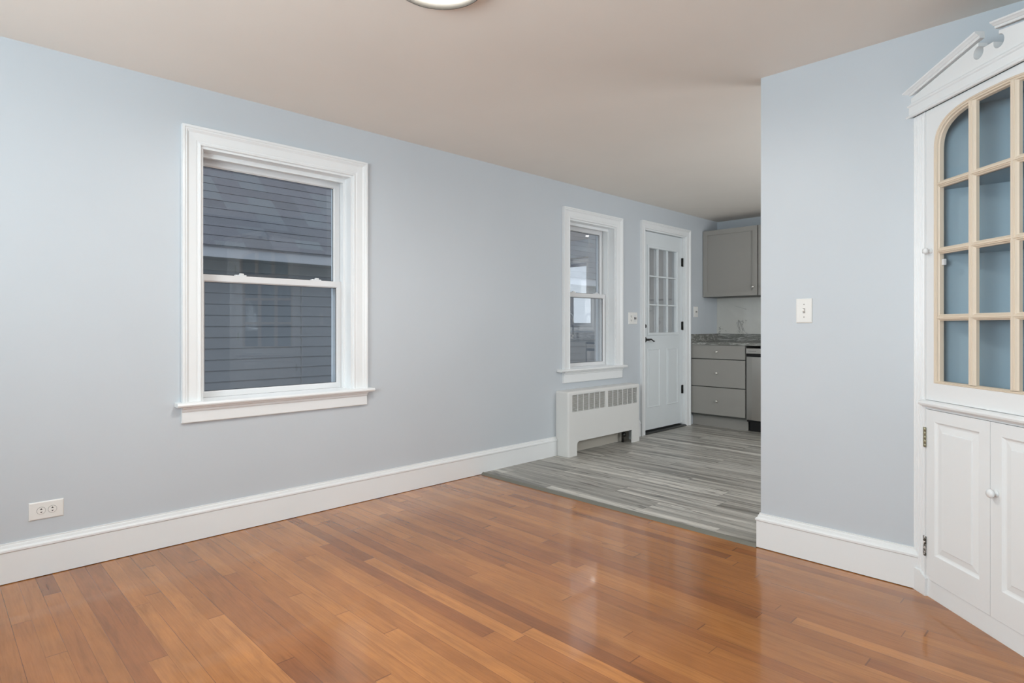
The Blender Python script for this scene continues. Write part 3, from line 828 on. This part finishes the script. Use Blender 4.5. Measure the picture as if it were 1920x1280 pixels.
k.L(k.ramp(k.noise(oo, 85, 3), [(.46, srgb(225, 220, 215)), (.52, srgb(80, 74, 66))]), k.p.inputs['Base Color']); M['chip'] = chp
chinge(dl, .163, .244, 'chip', 'hinge with chipped white paint')
# upper glazed door
DX0, DX1, DZ0, DZ1 = .0632, 2*c0-.0632, .8065, 1.996
AH, AB, SZ, TOP = .281, .877, 1.800, 1.962     # arch half width, bottom, spring, top
def arch(i, n=40):
    """closed outline, inset i"""
    h = AH-i; t = TOP-i; s = SZ; pts = [(c0-h, AB+i*.5), (c0+h, AB+i*.5), (c0+h, s)]
    for j in range(1, n):
        a = math.pi*j/n; cx, sx = math.cos(a), math.sin(a)
        e = 2/3.0
        pts.append((c0+h*abs(cx)**e*(1 if cx > 0 else -1), s+(t-s)*abs(sx)**e))
    pts.append((c0-h, s)); return pts
ud = cobj('glazed_door', prism(bmesh.new(), [(DX0, DZ0), (DX1, DZ0), (DX1, DZ1), (DX0, DZ1)], -.018, .007, F), 'trim')
cut(ud, [prism(bmesh.new(), arch(.002), -.1, .1, F)])
def loft(bm, rings, fn):
    prev = None; first = None
    for pts, d in rings:
        r = [bm.verts.new(fn(a, b, d)) for a, b in pts]
        if prev:
            n = len(r)
            for i in range(n): bm.faces.new((prev[i], prev[(i+1) % n], r[(i+1) % n], r[i]))
        prev = r; first = first or r
    n = len(prev)
    for i in range(n): bm.faces.new((prev[i], prev[(i+1) % n], first[(i+1) % n], first[i]))
    return bm
gb = loft(bmesh.new(), [(arch(0), -.020), (arch(0), .0072), (arch(.003), .0095), (arch(.006), .0085), (arch(.008), .0045), (arch(.011), .0055), (arch(.0135), .0045), (arch(.015), -.001), (arch(.019), -.004), (arch(.020), -.020)], F)
obj('glazing_moulding', gb, M['tan'], ud, label='unpainted tan moulding around the arched panes')
# muntins with stepped profile
MP = [(-.018, -.014), (-.018, -.002), (-.013, .001), (-.009, .006), (-.005, .005), (-.003, .009), (.003, .009), (.005, .005), (.009, .006), (.013, .001), (.018, -.002), (.018, -.014)]
bm = bmesh.new()
for s in (-1, 1):
    xx = c0+s*.0925
    prism(bm, [(xx+w, d) for w, d in MP], AB+.010, 1.946, lambda a, b, d: (a, -b, d))
obj('muntin', bm, M['tan'], ud, label='tan vertical glazing bars')
HP = [(w*.72, d-.0006) for w, d in MP]
for zz in (1.142, 1.409, 1.675):
    bm = prism(bmesh.new(), [(zz+w, d) for w, d in HP], c0-AH+.022, c0+AH-.022, lambda a, b, d: (d, -b, a))
    obj('muntin', bm, M['tan'], ud, label='tan horizontal glazing bar')
obj('pane', prism(bmesh.new(), arch(.017), -.0185, -.0155, F), M['cabglass'], ud)
cknob(ud, .090, 1.413, r=.013)
for zz in (1.0, 1.75):
    obj('hinge', B(2*c0-.066, 2*c0-.056, -.012, -.004, zz-.04, zz+.04), M['brass'], ud)
obj('catch', B(.128, .140, .010, .020, 1.352, 1.376), M['vinyl'], ud)
# entablature and broken pediment
bm = bmesh.new()
ZB = 1.990; g = .045
slope = .185
xL, xR = XL-.004, 2*c0-(XL-.004)
zt = lambda a: 2.070+slope*(min(a, 2*c0-a)-xL)
HZ = 2.104; hr = .0235
pts = [(xL, ZB), (xR, ZB), (xR, zt(xR)), (c0+g, zt(c0+g)), (c0+g, 2.112), (c0-g, 2.112), (c0-g, zt(c0-g)), (xL, zt(xL))]
ped = cobj('pediment', prism(bm, pts, -.020, .014, F), 'trim')
def disc(x): return prism(bmesh.new(), [(x+hr*math.cos(2*math.pi*i/36), HZ+hr*math.sin(2*math.pi*i/36)) for i in range(36)], -.1, .1, F)
cut(ped, [disc(c0-g), disc(c0+g)])
# bottom band
bm = bmesh.new()
prof = [(.0, ZB), (.026, ZB), (.028, ZB+.004), (.026, ZB+.010), (.020, ZB+.014), (.019, ZB+.044), (.024, ZB+.048), (.024, ZB+.054), (.018, ZB+.058), (.014, ZB+.064), (.0, ZB+.064)]
prism(bm, [(a, b) for a, b in prof], xL-.012, xR+.012, lambda a, b, d: (d, -a, b))
obj('architrave', bm, M['trim'], ped)
# raking cornices
RP = [(-.020, .0), (-.020, .017), (-.016, .020), (-.012, .019), (-.011, .024), (-.006, .030), (-.003, .036), (.002, .038), (.004, .034), (.004, .0)]
for s in (-1, 1):
    bm = bmesh.new()
    a0, a1 = xL-.018, c0-g+.012
    P0, P1 = (a0, zt(xL)+slope*(a0-xL)+.030), (a1, zt(xL)+slope*(a1-xL)+.030)
    if s > 0: P0, P1 = (2*c0-P1[0], P1[1]), (2*c0-P0[0], P0[1])
    A = []; C = []
    for w, d in RP:      # plumb-cut ends
        A.append(bm.verts.new(F(P0[0], P0[1]+w, d))); C.append(bm.verts.new(F(P1[0], P1[1]+w, d)))
    n = len(RP)
    for i in range(n): bm.faces.new((A[i], A[(i+1) % n], C[(i+1) % n], C[i]))
    bm.faces.new(A[::-1]); bm.faces.new(C)
    obj('raking_cornice', bm, M['trim'], ped)

# ------------------------------------------------------------------ added windows out of view, framing the area lights
def plain_window(name, fn, a0, a1, z0, z1, label):
    r = empty(name, (0, 0, 0), kind='structure', label=label)
    obj('casing', sweep(bmesh.new(), [(a0, z0), (a0, z1), (a1, z1), (a1, z0)], CAS, True, fn), M['trim'], r)
    bm = bmesh.new(); m_ = (a0+a1)/2
    for q in ((a0, a0+.05, z0, z1), (a1-.05, a1, z0, z1), (m_-.03, m_+.03, z0, z1), (a0+.05, a1-.05, z0, z0+.05), (a0+.05, a1-.05, z1-.05, z1), (a0+.05, a1-.05, (z0+z1)/2-.02, (z0+z1)/2+.02)):
        prism(bm, [(q[0], q[2]), (q[1], q[2]), (q[1], q[3]), (q[0], q[3])], -.12, -.08, fn)
    obj('sash', bm, M['vinyl'], r)
    obj('pane', prism(bmesh.new(), [(a0+.01, z0+.01), (a1-.01, z0+.01), (a1-.01, z1-.01), (a0+.01, z1-.01)], -.102, -.098, fn), M['glass'], r)
plain_window('added_window_4', lambda a, b, d: (a, BY+d, b), 1.7, 3.3, .8, 2.05, 'added wide window behind the camera, out of view')  # made up to hold the back light
plain_window('added_window_5', lambda a, b, d: (NX-d, a, b), -.55, .95, .8, 2.05, 'added window of the next room, out of view')  # invented opening for the next-room light

plain_window('added_window_6', lambda a, b, d: (RX+.12-d, a, b), 4.0, 5.5, .9, 2.0, 'added side window of the kitchen, unseen behind the partition wall')  # put in as the source of the added kitchen light
# ------------------------------------------------------------------ outside: the neighbouring house
HX = -2.9
nh = empty('neighbouring_house', (HX, 2, -1.2), label='grey clapboard house with shingled roof outside the windows', cat='house')
HY0, HY1 = -5.0, 13.0
bm = bmesh.new(); ex = .110; z = -1.2
while z < 1.60:
    prism(bm, [(HX, z), (HX+.013, z), (HX+.003, z+ex), (HX, z+ex)], HY0, HY1, lambda a, b, d: (a, d, b)); z += ex
box(bm, HX-.2, HX, HY0, HY1, -1.2, 1.75)
under(obj('siding', bm, M['siding']), nh)
under(obj('siding_joint', B(HX, HX+.0135, 2.929, 2.931, -1.2, 1.6), M['soffit']), nh)
under(obj('frieze_board', B(HX, HX+.025, HY0, HY1, z, 1.758), M['soffit']), nh)
under(obj('soffit', B(HX, HX+.30, HY0, HY1, 1.758, 1.772), M['soffit']), nh)
under(obj('fascia', B(HX+.28, HX+.305, HY0, HY1, 1.762, 1.868), M['fascia']), nh)
bm = bmesh.new(); al = math.radians(41); ca, sa = math.cos(al), math.sin(al)
x, z = HX+.330, 1.868
for i in range(30):
    q = .166
    x1, z1_ = x-q*ca, z+q*sa
    th_ = .007
    prism(bm, [(x, z), (x+sa*th_, z+ca*th_), (x1-.03*ca, z1_+.03*sa+.001), (x1-.03*ca, z1_+.03*sa-.02), (x, z-.006)], HY0-.1, HY1+.1, lambda a, b, d: (a, d, b))
    x, z = x1, z1_
under(obj('roof', bm, M['shingle'], label='dark shingled roof slope'), nh)
obj('ground', B(-12, -.2, -9, 16, -1.3, -1.2), M['ground'], kind='structure', label='ground between the houses')
